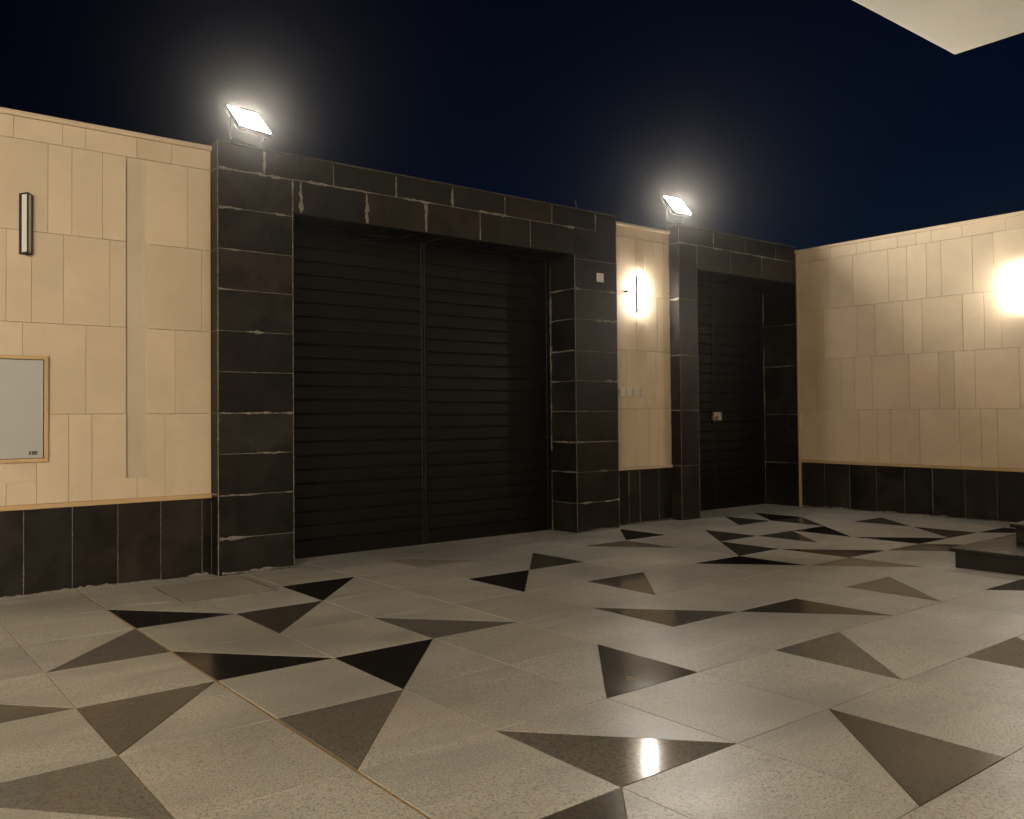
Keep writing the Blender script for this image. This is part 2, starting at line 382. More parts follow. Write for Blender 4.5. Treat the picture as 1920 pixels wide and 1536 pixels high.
# ------------------------------------------------------------------ walls
YF, YW, YG, YD = 6.04, 6.17, 6.40, 6.51
def z_floor_low(): return -.12
def clad_rows(wall, face, off, rows, mat_key, t, name='stone_panel', gap=.0011, jit=.0009):
    for (v0, v1, us) in rows:
        for a, b in zip(us, us[1:]): plate(name, M[mat_key], wall, face, off, a, b, v0, v1, t, .0016, gap, jit)
def fill(a, b, lo=.22, hi=.62, rng=random.Random(3)):
    xs = [a]
    while xs[-1] < b-.15: xs.append(min(b, xs[-1]+rng.uniform(lo, hi)))
    xs[-1] = b; return xs
def coping(wall, face, off, u0, u1, z0, z1, depth, over=.018, seg=1.25, material='coping'):
    """bullnose coping stones along the wall head"""
    a = u0; first = True
    while a < u1-.05:
        b = min(u1, a+seg*random.uniform(.85, 1.15))
        if u1-b < .3: b = u1
        prof = []
        r = (z1-z0)/2
        for k in range(7):
            t = -math.pi/2+math.pi*k/6; prof.append((-over-.0-r*.6*math.cos(t)+r*.6, (z0+z1)/2+r*math.sin(t)))
        prof = [(depth, z0)]+prof+[(depth, z1)]
        vs = []; g = .0012
        for u in (a+g, b-g):
            for n, z in prof:
                vs.append(Vector((u, off+n, z)) if face == '-Y' else (Vector((off+n, u, z)) if face == '-X' else Vector((off-n, u, z))))
        K = len(prof); fs = [tuple(range(K)), tuple(reversed(range(K, 2*K)))]+[(i, K+i, K+(i+1) % K, (i+1) % K) for i in range(K)]
        c = sum(vs, Vector())/len(vs); me = bpy.data.meshes.new('coping_stone'); me.from_pydata([p-c for p in vs], [], fs)
        b2 = bmesh.new(); b2.from_mesh(me); bmesh.ops.recalc_face_normals(b2, faces=b2.faces); b2.to_mesh(me); b2.free()
        link('coping_stone', me, M[material], wall, rel(wall, c)); a = b

# --- cream wall left of the gate
Z0 = -.14
wl_ = empty('boundary_wall', (0, YW, 0), 'cream limestone wall with vertical groove and white cabinet, left of the wide gate', 'wall')
PT = .022
box('core', M['cream_joint'], wl_, (XL, YW+PT-.002, Z0), (2.425, YW+.28, 3.215), 0)
rows = [(3.060, 3.212, fill(XL, 1.022)+[1.335, 1.489, 1.854, 2.114, 2.423]),
        (2.435, 3.060, fill(XL, 1.241)+[1.399, 1.608, 1.775]), (2.435, 3.060, [1.918, 2.236, 2.423]),
        (1.807, 2.435, fill(XL, .977)+[1.137, 1.344, 1.659, 1.775]), (1.807, 2.435, [1.918, 2.346, 2.423]),
        (1.178, 1.807, fill(XL, 1.080)+[1.495, 1.777]), (1.178, 1.807, [1.922, 2.139, 2.423]),
        (.714, 1.178, fill(XL, 1.170)+[1.378, 1.537, 1.778]), (.714, 1.178, [1.923, 2.059, 2.423]),
        (.563, .7112, fill(XL, 1.170)+[1.378, 1.537, 1.855, 2.059, 2.423])]
# below the groove the lowest course is one stone with the piece above it (no joint at the groove's foot level)
clad_rows(wl_, '-Y', YW, rows[:8], 'cream', PT)
lower = fill(XL, 1.170)+[1.378, 1.537]
clad_rows(wl_, '-Y', YW, [(.563, 1.178, lower)], 'cream', PT)
def notched(pts, t=.022):
    """stone cut round the foot of the groove"""
    n = len(pts); c = Vector((sum(p[0] for p in pts)/n, YW, sum(p[1] for p in pts)/n))
    vs = [Vector((x, YW, z))-c for x, z in pts]+[Vector((x, YW+t, z))-c for x, z in pts]
    fs = [tuple(range(n))]+[(i, n+i, n+(i+1) % n, (i+1) % n) for i in range(n)]
    me = bpy.data.meshes.new('stone_panel'); me.from_pydata(vs, [], fs); me.update()
    link('stone_panel', me, M['cream'], wl_, rel(wl_, c))
notched([(1.5381, .5641), (1.8539, .5641), (1.8539, .714), (1.777, .714), (1.777, 1.1769), (1.5381, 1.1769)])
notched([(1.8561, .5641), (2.0579, .5641), (2.0579, 1.1769), (1.923, 1.1769), (1.923, .714), (1.8561, .714)])
clad_rows(wl_, '-Y', YW, [(.563, 1.178, [2.059, 2.423])], 'cream', PT)
plate('groove_back', M['groove'], wl_, '-Y', YW+.017, 1.775, 1.924, .712, 3.062, .006, .0005, 0, 0)
coping(wl_, '-Y', YW, XL, 2.432, 3.212, 3.252, .28)
box('trim', M['tan_trim'], wl_, (XL, YW-.012, .530), (2.424, YW+.05, .563), .004, 2)
base_x = fill(XL, 1.091, .30, .33)+[1.406, 1.718, 2.031, 2.349, 2.424]
for a, b in zip(base_x, base_x[1:]): plate('basalt_panel', M['basalt'], wl_, '-Y', YW+.004, a, b, Z0, .530, .04, .0015, .0013)
sm = Smear()
for x in base_x[1:-1]:
    if x > -.5: sm.line('-Y', YW+.004, (x, -.06), (x, .53), .22, .0007, .003)
sm.line('-Y', YW+.004, (.4, fz(1.5, YW)+.006), (2.40, fz(2, YW)+.004), .6, .0015, .012, .003)
sm.line('-Y', YW+.002, (2.4245, -.06), (2.4245, .50), .35, .0008, .004)
sm.build(wl_, M['mortar'])

# --- dark basalt portal round the wide gate
X0, X1, X2, X3 = 2.425, 3.062, 6.258, 6.890
gs = empty('gate_portal', (4.66, YF, 0), 'dark basalt portal with pale mortar joints around the wide gate', 'gate portal')
ZT, ZL = 3.252, 2.785
T = .022
def portal_core(parent, boxes):
    for lo, hi in boxes: box('core', M['mortar'], parent, lo, hi, 0)
portal_core(gs, [((X0+T, YF+T, Z0), (X1-T, 6.46, ZT-.01)), ((X2+T, YF+T, Z0), (X3-T, 6.46, ZT-.01)), ((X1-T, YF+T, ZL+T), (X2+T, 6.46, ZT-.01))])
zl = [Z0, .225, .552, .867, 1.179, 1.496, 1.810, 2.128, 2.439, 2.760, 3.056]
zr = [Z0, .244, .560, .866, 1.183, 1.495, 1.803, 2.129, 2.438, 2.748, 3.066]
for a, b in zip(zl, zl[1:]): plate('basalt_tile', M['basalt'], gs, '-Y', YF, X0+.003, X1-.003, a, b, T, .0015, .0013, .0012)
for a, b in zip(zr, zr[1:]): plate('basalt_tile', M['basalt'], gs, '-Y', YF, X2+.003, X3-.003, a, b, T, .0015, .0013, .0012)
top_x = [X0+.003, 2.813, 3.441, 4.066, 4.691, 5.325, 5.943, 6.574, X3-.003]
row2_x = [3.0625, 3.137, 3.763, 4.388, 5.014, 5.650, X2-.0]
for a, b in zip(top_x, top_x[1:]): plate('basalt_tile', M['basalt'], gs, '-Y', YF, a, b, 3.061, ZT, T, .0015, .0016, .0012)
for a, b in zip(row2_x, row2_x[1:]): plate('basalt_tile', M['basalt'], gs, '-Y', YF, a, b, ZL+.003, 3.061, T, .0015, .0016, .0012)
for a, b in zip([Z0, .56, 1.18, 1.81, 2.435, 3.055], [.56, 1.18, 1.81, 2.435, 3.055, ZT]):
    plate('basalt_tile', M['basalt'], gs, '-X', X0, YF+.004, YW+.04, a, b, T, .0015, .0013)
for a, b in zip(zr, zr[1:-1]+[ZL]):
    if a < ZL-.02: plate('basalt_tile', M['basalt'], gs, '-X', X2, YF+.004, 6.44, a, min(b, ZL), T, .0015, .0013)
for a, b in zip(zl, zl[1:-1]+[ZL]):
    if a < ZL-.03: plate('basalt_tile', M['basalt'], gs, '+X', X1, YF+.004, 6.44, a, min(b, ZL), T, .0015, .0013)
sx = [X1+.001]
while sx[-1] < X2-.35: sx.append(sx[-1]+.313)
sx.append(X2-.001)
for a, b in zip(sx, sx[1:]): plate('basalt_tile', M['basalt'], gs, '-Z', ZL, a, b, YF+.004, 6.44, T, .0015, .0016)
box('coping_strip', M['mortar_dark'], gs, (X0-.008, YF-.010, ZT), (X3+.003, 6.47, ZT+.014), .003)
sm = Smear()
for z in zl[1:]: sm.line('-Y', YF, (X0+.01, z), (X1-.005, z), random.choice([.15, .35, .6]), .0007, .010)
for z in zr[1:]: sm.line('-Y', YF, (X2+.01, z), (X3-.005, z), random.choice([.25, .45, .6]), .0007, .012)
for x in top_x[1:-1]: sm.line('-Y', YF, (x, 3.066), (x, ZT-.01), random.choice([.5, .7, .85]), .0015, .011)
for x in row2_x[:-1]: sm.line('-Y', YF, (x, ZL+.01), (x, 3.056), random.choice([.5, .75, .9]), .0015, .014)
sm.line('-Y', YF, (X1, 3.061), (X2, 3.061), .55, .0009, .011)
for z in (.56, 1.18, 1.81, 2.435, 3.055): sm.line('-X', X0, (YF+.005, z), (YW, z), .5, .001, .006)
for z in zr[1:-2]: sm.line('-X', X2, (YF+.005, z), (6.39, z), .5, .0008, .008)
for x in sx[1:-1]:
    if random.random() < .75: sm.line('-Z', ZL, (x, YF+.02), (x, 6.40), .6, .0008, .007)
sm.line('-Z', ZL, (X1+.02, 6.392), (X2-.02, 6.392), .6, .001, .014)
sm.line('-X', X2, (6.395, -.05), (6.395, 2.7), .55, .001, .016)
for x in (X0+.0015, X1-.0015, X2+.0015): sm.line('-Y', YF, (x, -.05), (x, (ZT if x < 2.5 else ZL)), .5, .0012, .0022, .001)
sm.line('-Y', YF, (X3-.002, -.05), (X3-.002, ZT), .2, .0008, .002, .001)
sm.line('-Y', YF, (X0+.03, fz(2.7, YF)+.012), (X1, fz(2.7, YF)+.010), .5, .001, .012, .003)
sm.line('-Y', YF, (X2, fz(6.5, YF)+.008), (X3, fz(6.5, YF)+.008), .4, .001, .010, .003)
sm.build(gs, M['mortar'])

# --- cream wall between the gates
wn_ = empty('boundary_wall', ((X3+7.93)/2, YW, 0), 'narrow cream wall carrying a lit lamp between the two gates', 'wall')
X4, X5, X6 = 7.930, 8.256, 10.30
box('core', M['cream_joint'], wn_, (X3, YW+PT-.002, Z0), (X4, YW+.28, 3.215), 0)
rows = [(3.095, 3.212, [X3, 7.16, 7.83, X4]), (2.463, 3.095, [X3, 7.02, 7.348, 7.50, 7.66, 7.829, X4]), (1.851, 2.463, [X3, 7.348, 7.702, X4]),
        (1.210, 1.851, [X3, 7.184, 7.505, 7.67, X4]), (.571, 1.210, [X3, 7.348, 7.546, 7.701, X4])]
clad_rows(wn_, '-Y', YW, rows, 'cream', PT)
coping(wn_, '-Y', YW, X3+.002, X4-.002, 3.212, 3.252, .28)
box('trim', M['coping'], wn_, (X3+.002, YW-.016, .538), (X4-.002, YW+.05, .571), .006, 2)
bx = [X3, 7.20, 7.38, 7.70, X4]
for a, b in zip(bx, bx[1:]): plate('basalt_panel', M['basalt'], wn_, '-Y', YW+.004, a, b, Z0, .538, .04, .0015, .0013)
sm = Smear()
for x in bx[1:-1]: sm.line('-Y', YW+.004, (x, -.07), (x, .53), .45, .0009, .005)
sm.line('-Y', YW, (X4-.004, .56), (X4-.004, 3.2), .55, .001, .010)
sm.line('-Y', YW+.004, (X3, fz(7.4, YW)+.01), (X4, fz(7.4, YW)+.01), .4, .001, .012, .003)
sm.build(wn_, M['mortar'])

# --- dark portal of the small gate
ds = empty('gate_portal', (9.1, YF, 0), 'dark basalt portal around the small pedestrian gate near the corner', 'gate portal')
ZT2, ZL2 = 3.292, 2.820
portal_core(ds, [((X4+T, YF+T, Z0), (X5-T, 6.56, ZT2-.01)), ((X5-T, YF+T, ZL2+T), (X6+.25, 6.56, ZT2-.01)), ((X6+T, YF+.03, Z0), (X6+.25, 6.56, ZL2+T+.001))])
z2 = [Z0, .559, 1.188, 1.816, 2.458, 3.098]
for a, b in zip(z2, z2[1:]):
    plate('basalt_tile', M['basalt'], ds, '-Y', YF, X4+.003, X5-.003, a, b, T, .0015, .0013, .0012)
    plate('basalt_tile', M['basalt'], ds, '-X', X4, YF+.004, YW+.04, a, b, T, .0015, .0013)
plate('basalt_tile', M['basalt'], ds, '-X', X4, YF+.004, YW+.04, 3.098, ZT2, T, .0015, .0013)
t2 = [X4+.003, 8.576, 9.216, 9.855, X6-.002]; t3 = [X5+.004, 8.907, 9.547, 10.183, X6-.002]
for a, b in zip(t2, t2[1:]): plate('basalt_tile', M['basalt'], ds, '-Y', YF, a, b, 3.100, ZT2, T, .0015, .0016, .0012)
for a, b in zip(t3, t3[1:]): plate('basalt_tile', M['basalt'], ds, '-Y', YF, a, b, ZL2+.003, 3.100, T, .0015, .0016, .0012)
for a, b in zip([Z0, .50, 1.13, 1.76, 2.30], [.50, 1.13, 1.76, 2.30, ZL2]):
    plate('basalt_tile', M['basalt'], ds, '-X', X6, YF+.006, 6.56, a, b, T, .0015, .0013)
    plate('basalt_tile', M['basalt'], ds, '+X', X5, YF+.006, 6.56, a, b, T, .0015, .0013)
for k in range(6): plate('basalt_tile', M['basalt'], ds, '-Z', ZL2, X5+k*(X6-X5)/6, X5+(k+1)*(X6-X5)/6, YF+.004, 6.56, T, .0015, .0016)
box('coping_strip', M['mortar_dark'], ds, (X4-.006, YF-.010, ZT2), (X6+.03, 6.57, ZT2+.014), .003)
sm = Smear()
for z in z2[1:]:
    sm.line('-Y', YF, (X4+.01, z), (X5-.005, z), .35, .0008, .006); sm.line('-X', X4, (YF+.005, z), (YW, z), .6, .001, .010)
for x in t2[1:-1]: sm.line('-Y', YF, (x, 3.105), (x, ZT2-.01), .5, .0012, .008)
for x in t3[:-1]: sm.line('-Y', YF, (x, ZL2+.01), (x, 3.095), .5, .0012, .008)
sm.line('-Y', YF, (X5, 3.10), (X6, 3.10), .65, .0012, .010)
for x in (X4+.0015, X5-.0015): sm.line('-Y', YF, (x, -.06), (x, ZT2 if x < 8 else ZL2), .55, .0012, .0025, .001)
for z in (.50, 1.13, 1.76, 2.30): sm.line('-X', X6, (YF+.01, z), (6.5, z), .4, .0007, .006)
sm.line('-X', X6, (6.505, 0), (6.505, 2.75), .5, .001, .010)
sm.build(ds, M['mortar'])

# --- cream wall along the right side
YR = 6.035; YE = -2.2
wr_ = empty('boundary_wall', (XW, 3.0, 0), 'long cream limestone wall on the right with a lit lamp', 'wall')
box('core', M['cream_joint'], wr_, (XW+PT-.002, YE, Z0), (XW+.28, YR, 3.215), 0)
def down(lst, end, rng=random.Random(8)):
    return sorted(lst+fill(end, min(lst), .2, .6, rng)[:-1]+[YR-.034])
rows = [(3.080, 3.214, down([5.576, 5.255, 5.088, 4.779, 4.571, 4.410, 4.094, 3.679], YE)),
        (2.450, 3.080, down([5.827, 5.619, 5.301, 4.886, 4.676, 4.467, 4.312, 3.999, 3.797], YE)),
        (1.825, 2.450, down([5.676, 5.258, 5.048, 4.730, 4.522, 4.104, 3.896, 3.734], YE)),
        (1.184, 1.825, down([5.780, 5.465, 5.304, 5.093, 4.675, 4.359, 4.200, 3.994, 3.580], YE)),
        (.548, 1.184, down([5.570, 5.255, 5.041, 4.888, 4.571, 4.156, 3.947, 3.792], YE))]
clad_rows(wr_, '-X', XW, rows, 'cream', PT)
coping(wr_, '-X', XW, YE, 6.30, 3.214, 3.256, .28)
box('trim', M['tan_trim'], wr_, (XW-.012, YE, .514), (XW+.05, YR-.034, .548), .004, 2)
box('corner_trim', M['tan_trim'], wr_, (XW-.010, YR-.033, Z0), (XW+.05, YR+.002, 3.213), .008, 2)
by = [5.70, 5.385, 5.066, 4.749, 4.448, 4.119, 3.809]
while by[-1] > YE+.4: by.append(by[-1]-.315)
by = sorted(by+[YE, YR-.034])
for a, b in zip(by, by[1:]): plate('basalt_panel', M['basalt'], wr_, '-X', XW+.004, a, b, Z0, .514, .04, .0015, .0013)
sm = Smear()
for y in by[1:-1]:
    if y > 2.5: sm.line('-X', XW+.004, (y, -.06), (y, .51), .12, .0006, .003)
sm.line('-X', XW+.004, (3.0, fz(XW, 3)+.006), (YR, fz(XW, 6)+.006), .6, .002, .014, .004)
sm.build(wr_, M['mortar'])

# ------------------------------------------------------------------ gates
def gate_leaf(name, label, cat, x0, x1, y, zb, zt, groove0, pitch, stile_l, stile_r, foot, group):
    g = empty(name, ((x0+x1)/2, y, zb), label, cat, group)
    D = .045
    box('stile', M['paint'], g, (x0, y, zb), (x0+stile_l, y+D, zt), .003)
    box('stile', M['paint'], g, (x1-stile_r, y, zb), (x1, y+D, zt), .003)
    box('backing_sheet', M['dark_gap'], g, (x0+.01, y+.026, zb+.01), (x1-.01, y+.034, zt-.01), 0)
    box('bottom_rail', M['paint'], g, (x0+stile_l+.001, y+.003, zb), (x1-stile_r-.001, y+D, groove0-.004), .003)
    z = groove0; me = None
    w = x1-stile_r-.001-(x0+stile_l+.001); cx = (x1-stile_r+x0+stile_l)/2
    while z < zt-.02:
        h = min(pitch-.011, zt-z-.006)
        if me is None or abs(h-(pitch-.011)) > 1e-6:
            b2 = bmesh.new()
            prof = [(.022, 0), (.004, .0), (.001, .004), (.003, h*.5), (.007, h-.004), (.012, h), (.022, h)]
            L = [[b2.verts.new((sx_*w/2, p, q-h/2)) for p, q in prof] for sx_ in (-1, 1)]
            for k in range(len(prof)-1): b2.faces.new((L[0][k], L[0][k+1], L[1][k+1], L[1][k]))
            b2.faces.new(L[0]); b2.faces.new(list(reversed(L[1])))
            bmesh.ops.recalc_face_normals(b2, faces=b2.faces)
            me2 = bpy.data.meshes.new('slat'); b2.to_mesh(me2); b2.free(); me2.materials.append(M['paint'])
            if me is None: me = me2
        else: me2 = me
        o = bpy.data.objects.new('slat', me2); COL.objects.link(o); o.parent = g; o.location = rel(g, (cx, y+random.uniform(0, .0012), z+.0055+h/2))
        z += pitch
    return g
zb1 = -.066
gate_leaf('gate_leaf', 'left leaf of the wide black slatted gate', 'gate', X1+.004, 4.619, YG, zb1, ZL-.004, .094, .1195, .008, .036, .1, 'leaves of the wide gate')
gate_leaf('gate_leaf', 'right leaf of the wide black slatted gate', 'gate', 4.623, X2-.004, YG+.004, zb1, ZL-.004, .079, .1195, .030, .050, .1, 'leaves of the wide gate')
gate_leaf('pedestrian_gate', 'left fixed panel of the small black slatted gate', 'gate', X5+.004, 9.226, YD, -.062, ZL2-.004, .066, .1222, .03, .045, .1, 'panels of the small gate')
gate_leaf('pedestrian_gate', 'right door leaf of the small black slatted gate, beside the corner', 'gate', 9.230, X6-.004, YD, -.062, ZL2-.004, .062, .1222, .045, .06, .1, 'panels of the small gate')

lk = empty('gate_lock', (9.24, YD, 1.115), 'small pale steel lock box with a dark red keyhole patch on the small gate', 'lock')
box('case', M['lock_steel'], lk, (9.165, YD-.036, 1.062), (9.318, YD, 1.168), .006, 2)
box('key_patch', M['lock_red'], lk, (9.178, YD-.040, 1.070), (9.232, YD-.0355, 1.112), .002)
box('latch_bolt', M['black_metal'], lk, (9.120, YD-.026, 1.085), (9.1655, YD-.004, 1.145), .003)
box('keyhole', M['black_metal'], lk, (9.282, YD-.0385, 1.138), (9.300, YD-.0355, 1.154), .001)

# ------------------------------------------------------------------ lamps
def sconce(name, label, group, c, face, lit, h=.415, w=.084, d=.068):
    """V-shaped wall lamp: two opal panes meeting at a black front post, open at top and foot"""
    s = empty(name, c, label, 'wall lamp', group)
    rz = {'-Y': 0, '-X': R(-90), '+X': R(90), '+Y': R(180)}[face]; s.rotation_euler = (0, 0, rz)
    def piece(nm, pts, z0, z1, mt):
        n = len(pts); vs = [(x, y, z0) for x, y in pts]+[(x, y, z1) for x, y in pts]
        fs = [tuple(reversed(range(n))), tuple(range(n, 2*n))]+[(i, (i+1) % n, n+(i+1) % n, n+i) for i in range(n)]
        me = bpy.data.meshes.new(nm); me.from_pydata(vs, [], fs)
        b2 = bmesh.new(); b2.from_mesh(me); bmesh.ops.recalc_face_normals(b2, faces=b2.faces); bmesh.ops.bevel(b2, geom=b2.edges[:], offset=.0008, segments=1, affect='EDGES'); b2.to_mesh(me); b2.free()
        return link(nm, me, mt, s)
    bk = M['black_metal']; k = .0065
    piece('back_plate', [(-w/2-.002, 0), (-w/2-.002, -.004), (w/2+.002, -.004), (w/2+.002, 0)], -h/2, h/2, bk)
    piece('front_post', [(-.0060, -d+.004), (0, -d-.003), (.0060, -d+.004), (0, -d+.012)], -h/2, h/2, bk)
    for q in (-1, 1): piece('side_post', [(q*w/2, -.0045), (q*(w/2+.001), -.009), (q*(w/2-.0105), -.0225), (q*(w/2-.016), -.0195), (q*(w/2-.010), -.0045)], -h/2, h/2, bk)
    for z in (-h/2, h/2-.010):
        for q in (-1, 1):
            piece('cap_rail', [(q*w/2, -.006), (q*.004, -d-.001), (q*.001, -d+.010), (q*(w/2-.012), -.006)], z-.0006, z+.0106, bk)
    for q in (-1, 1):
        A, B_ = Vector((q*(w/2-.0115), -.0205, 0)), Vector((q*.006, -d+.005, 0)); C, D = Vector((q*.0045, -d+.010, 0)), Vector((q*(w/2-.017), -.0205, 0))
        z0, z1 = -h/2+.011, h/2-.011
        vs = [(p.x, p.y, z) for z in (z0, z1) for p in (A, B_, C, D)]
        fs = [(0, 1, 5, 4), (1, 2, 6, 5), (2, 3, 7, 6), (3, 0, 4, 7), (3, 2, 1, 0), (4, 5, 6, 7)]
        if q > 0: fs = [tuple(reversed(x)) for x in fs]
        me = bpy.data.meshes.new('opal_pane'); me.from_pydata(vs, [], fs); me.materials.append(M['opal'])
        if lit: me.materials.append(M['opal_lit']); me.polygons[0].material_index = 1
        link('opal_pane', me, None, s)
    piece('screw', [(-.005, -.022), (.005, -.022), (.005, -.032), (-.005, -.032)], -h/2-.009, -h/2+.001, bk)
    if lit:
        # light leaking from the open head and foot
        for z, up in ((h/2-.002, 1), (-h/2+.002, 0)):
            vs = [(-w/2+.014, -.007, z), (w/2-.014, -.007, z), (0, -d+.014, z)]
            me = bpy.data.meshes.new('open_end'); me.from_pydata(vs, [], [(0, 2, 1)] if up else [(0, 1, 2)]); link('open_end', me, M['opal_lit'], s)
    return s
SG = 'V-shaped wall lamps in the courtyard'
sconce('wall_lamp', 'unlit black framed V-shaped wall lamp left of the groove, above the white cabinet', SG, (1.100, YW, 2.476), '-Y', False)
sconce('wall_lamp', 'lit V-shaped wall lamp on the narrow wall between the two gates', SG, (7.392, YW, 2.478), '-Y', True)
sconce('wall_lamp', 'lit V-shaped wall lamp on the long right wall at the picture edge', SG, (XW, 3.545, 2.450), '-X', True)

def flood(label, c, rz, tilt, w, h, base_z, group='floodlights on the wall heads', lit='flood_glass', stem=True):
    """slim LED floodlight: housing, bezel, glass, U bracket, stem"""
    o = empty('floodlight', (c[0], c[1], base_z), label, 'floodlight', group)
    B = Matrix.Rotation(rz, 4, 'Z') @ Matrix.Rotation(tilt, 4, 'X')
    def part(nm, lo, hi, mt, bev=.002):
        lo, hi = Vector(lo), Vector(hi); d = hi-lo; me = bevel_box_mesh(nm, d.x, d.y, d.z, bev)
        p = link(nm, me, mt, o); p.matrix_local = Matrix.Translation(Vector((0, 0, c[2]-base_z))) @ B @ Matrix.Translation((lo+hi)/2); return p
    e = .012
    gm = bpy.data.meshes.new('glass'); gm.from_pydata([(-w/2, 0, -h/2), (w/2, 0, -h/2), (w/2, 0, h/2), (-w/2, 0, h/2), (-w/2, .006, -h/2), (w/2, .006, -h/2), (w/2, .006, h/2), (-w/2, .006, h/2)], [],
        [(0, 1, 2, 3), (0, 4, 5, 1), (1, 5, 6, 2), (2, 6, 7, 3), (3, 7, 4, 0)])
    gm.materials.append(M[lit]); gm.materials.append(M['opal'])
    for k in range(1, 5): gm.polygons[k].material_index = 1
    gp = link('glass', gm, None, o); gp.matrix_local = Matrix.Translation(Vector((0, 0, c[2]-base_z))) @ B
    part('housing', (-w/2-e, .0065, -h/2-e), (w/2+e, .042, h/2+e), M['alu'], .006)
    part('bezel', (-w/2-e, -.004, h/2), (w/2+e, .0062, h/2+e), M['black_metal'])
    part('bezel', (-w/2-e, -.004, -h/2-e), (w/2+e, .0062, -h/2), M['black_metal'])
    part('bezel', (-w/2-e, -.004, -h/2), (-w/2, .0062, h/2), M['black_metal'])
    part('bezel', (w/2, -.004, -h/2), (w/2+e, .0062, h/2), M['black_metal'])
    for k in range(5): part('cooling_fin', (-w*.35+k*w*.175-.002, .0425, -h*.35), (-w*.35+k*w*.175+.002, .060, h*.35), M['alu'], .0005)
    z = c[2]-base_z; ca, sa = math.cos(rz), math.sin(rz)
    def rot(x, y, zz): return (x*ca-y*sa, x*sa+y*ca, zz)
    W2 = w/2+e+.006
    if not stem: return o
    pts = [rot(-W2, .02, z), rot(-W2, .03, z-.10), rot(-W2+.02, .045, .06), rot(0, .045, .055), rot(W2-.02, .045, .06), rot(W2, .03, z-.10), rot(W2, .02, z)]
    tube('bracket', [Vector(q)+o.location for q in pts], .006, M['black_metal'], o)
    tube('stem', [o.location+Vector(rot(0, .045, -.005)), o.location+Vector(rot(0, .045, .06))], .009, M['mortar_dark'], o)
    return o
flood('lit white floodlight on a bracket above the left pier of the wide gate', (2.723, 6.12, 3.502), .19, -.727, .287, .268, ZT+.014)
flood('lit white floodlight on a bracket above the small gate portal', (8.031, 6.12, 3.550), -.021, -.63, .277, .251, ZT2+.014)

# ------------------------------------------------------------------ small fittings
cab = empty('meter_cabinet', (.9, YW, .85), 'white enamelled cabinet door in a tan stone frame set in the left wall', 'cabinet')
cx0, cx1, cz0, cz1 = .53, 1.243, .850, 1.580
F_ = .026
box('frame', M['tan_trim'], cab, (cx0, YW-.018, cz0), (cx1, YW+.001, cz0+F_), .002); box('frame', M['tan_trim'], cab, (cx0, YW-.018, cz1-F_), (cx1, YW+.001, cz1), .002)
box('frame', M['tan_trim'], cab, (cx0, YW-.018, cz0+F_), (cx0+F_, YW+.001, cz1-F_), .002); box('frame', M['tan_trim'], cab, (cx1-F_, YW-.018, cz0+F_), (cx1, YW+.001, cz1-F_), .002)
box('recess', M['dark_gap'], cab, (cx0+F_-.002, YW-.006, cz0+F_-.002), (cx1-F_+.002, YW+.0005, cz1-F_+.002), 0)
box('door', M['steel_white'], cab, (cx0+F_+.004, YW-.014, cz0+F_+.003), (cx1-F_-.006, YW-.0062, cz1-F_-.005), .003, 2)
lp = box('logo_plate', M['logo_plate'], cab, (1.1199, YW-.0165, .9025), (1.1724, YW-.0142, .9260), .0006)
def on_plate(name, x0, x1, z0, z1, mt):
    o = link(name, bevel_box_mesh(name, x1-x0, .0008, z1-z0, 0), mt, lp, ((x0+x1)/2-(1.1199+1.1724)/2, -.0016, (z0+z1)/2-(.9025+.926)/2)); return o
on_plate('mark', 1.1305, 1.1365, .9055, .9205, M['logo_mark'])
for k, wv in enumerate((.006, .005, .007, .005)): on_plate('mark', 1.1415+k*.0074, 1.1415+k*.0074+wv, .9065, .9165, M['logo_dim'])

for k, (a, lab) in enumerate(((7.0533, 'white switch plate, leftmost of four under the lit lamp between the gates'), (7.1641, 'white switch plate, second from left of four under the lit lamp between gates'),
                              (7.2765, 'white switch plate, third from left of four under the lit lamp between gates'), (7.4013, 'white switch plate, rightmost of four under the lit lamp between the gates'))):
    sp = empty('switch_plate', (a+.046, YW, 1.389), lab, 'switch plate', 'switch plates between the gates')
    box('plate', M['switch'], sp, (a, YW-.010, 1.3425), (a+.092, YW-.0003, 1.4355), .004, 2)
    box('blank', M['switch'], sp, (a+.016, YW-.013, 1.3585), (a+.076, YW-.0103, 1.4195), .0015)
jb = empty('cover_plate', (6.627, YF, 2.58), 'white square cover plate high on the right pier of the wide gate', 'cover plate')
box('plate', M['white_plastic'], jb, (6.577, YF-.012, 2.533), (6.678, YF-.0015, 2.626), .005, 2)
box('blank', M['white_plastic'], jb, (6.594, YF-.0145, 2.550), (6.661, YF-.0123, 2.609), .0015)
ps = empty('pipe_stub', (7.17, YW, 2.493), 'short dark pipe stub left of the lit lamp between the gates', 'pipe')
tube('pipe', [(7.17, YW+.02, 2.493), (7.165, YW-.030, 2.492)], .013, M['black_metal'], ps, 10)
tube('nozzle', [(7.165, YW-.028, 2.492), (7.155, YW-.050, 2.489)], .008, M['black_metal'], ps, 8)
rb = empty('rebar_stub', (6.382, 6.12, ZT+.014), 'thin rusty rebar stub sticking up from the wide gate portal', 'rebar')
tube('bar', [(6.383, 6.12, ZT-.01), (6.376, 6.12, ZT+.055), (6.358, 6.118, ZT+.118)], .007, M['rust'], rb, 6)
cb = empty('cable_loop', (XW, 6.09, 1.18), 'thin loose cable loop hanging on the dark jamb beside the small gate', 'cable')
for dy, rx in ((0, .0), (.012, .014)):
    pts = []
    for k in range(13):
        t = math.pi*(.42+1.12*k/12)
        pts.append((XW-.012, 6.085+.07*0+(.075+rx)*-math.cos(t)*-1*-1*-1 if False else 6.085-(.075+rx)*math.cos(t)+dy, 1.045+(.135+rx)*math.sin(t)))
    tube('strand', pts, .002, M['cable'], cb, 5)

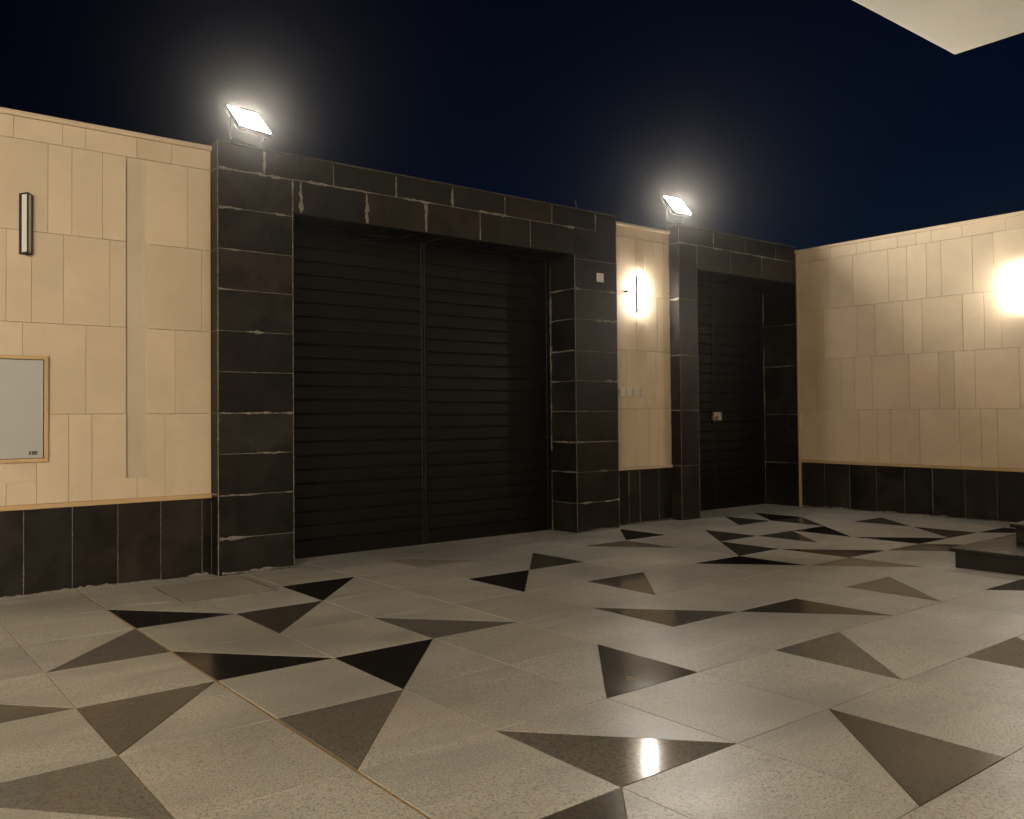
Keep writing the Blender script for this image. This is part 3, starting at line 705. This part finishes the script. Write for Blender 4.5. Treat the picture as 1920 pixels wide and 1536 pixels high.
# ------------------------------------------------------------------ entrance steps
st = empty('entrance_steps', (6.98, 2.87, 0), 'polished black granite entrance steps at the right edge', 'steps')
def one_step(x0, y1, z0, z1, nm):
    t = .03
    box('riser', M['step'], st, (x0, -2.2, z0), (9.0, y1, z1-t-.0005), .002)
    box('tread', M['step'], st, (x0-.032, -2.2, z1-t), (9.0, y1+.032, z1), .006, 2)
one_step(6.985, 2.868, -.06, .128, 0); one_step(7.63, 2.70, .1285, .275, 1); one_step(8.27, 2.54, .2755, .42, 2)

# ------------------------------------------------------------------ house behind the camera, its canopy in view at the top right
hs = empty('house', (2.4, YB, 0), 'white plastered canopy slab of the house at the top right', 'house')
CX, CY, CZ = 7.892, 3.165, 4.2
box('canopy_slab', M['plaster'], hs, (XL, YB-.0, CZ), (CX, CY, CZ+.30), .006, 2)
box('front_wall', M['house'], hs, (XL, YB-.3, Z0), (9.0, YB-.001, 6.5), 0)
box('side_wall', M['house'], hs, (9.001, YB-.3, Z0), (9.30, 1.9, 6.5), 0)
for x in (-1.6, 2.4, 6.0):
    w_ = box('window', M['dark_gap'], hs, (x-.6, YB-.02, 1.0), (x+.6, YB+.004, 2.4), 0)
wl2 = empty('boundary_wall', (XL, 2, 0), 'cream limestone wall on the far left side, outside the frame', 'wall')
box('core', M['cream'], wl2, (XL-.25, YB, Z0), (XL-.001, 6.17, 3.215), 0)
box('coping_stone', M['coping'], wl2, (XL-.26, YB, 3.216), (XL+.02, 6.15, 3.256), .01, 2)
sconce('wall_lamp', 'lit V-shaped wall lamp on the house front, left of the window, outside the frame', SG, (.4, YB, 2.45), '+Y', True)
sconce('wall_lamp', 'lit V-shaped wall lamp on the house front, right of the window, outside the frame', SG, (4.2, YB, 2.45), '+Y', True)
# the front light that throws the wall lamp's shadow to the right comes from floodlights on the house front, left of the camera
def wall_flood(label, c, rz, tilt):
    o = flood(label, c, rz, tilt, .44, .34, c[2]-.3, 'floodlights on the house front', stem=False)
    tube('wall_arm', [Vector((c[0], YB-.01, c[2])), Vector((c[0], c[1]+.0, c[2]))], .014, M['black_metal'], o)
wall_flood('large lit floodlight on the house front by the left corner, outside the frame', (-5.7, YB+.16, 2.9), R(196), -.05)
wall_flood('large lit floodlight on the house front left of the windows, outside the frame', (-4.7, YB+.16, 2.9), R(206), -.05)

# ------------------------------------------------------------------ scattering volume added to imitate lens glow round the lit lamps
hz_m = bpy.data.materials.new('lamp_halo'); hz_m.use_nodes = True
hn = hz_m.node_tree.nodes; hn.remove(hn['Principled BSDF'])
pv = hn.new('ShaderNodeVolumePrincipled'); pv.inputs['Color'].default_value = (1, .95, .88, 1); pv.inputs['Density'].default_value = .0011; pv.inputs['Anisotropy'].default_value = .96
hz_m.node_tree.links.new(pv.outputs[0], hn['Material Output'].inputs['Volume'])
hz = link('halo_volume', bevel_box_mesh('halo_volume', 1, 1, 1, 0), hz_m, None, (3.4, 2.2, 3.0)); hz.scale = (40, 36, 8.8); tag(hz, kind='stuff')
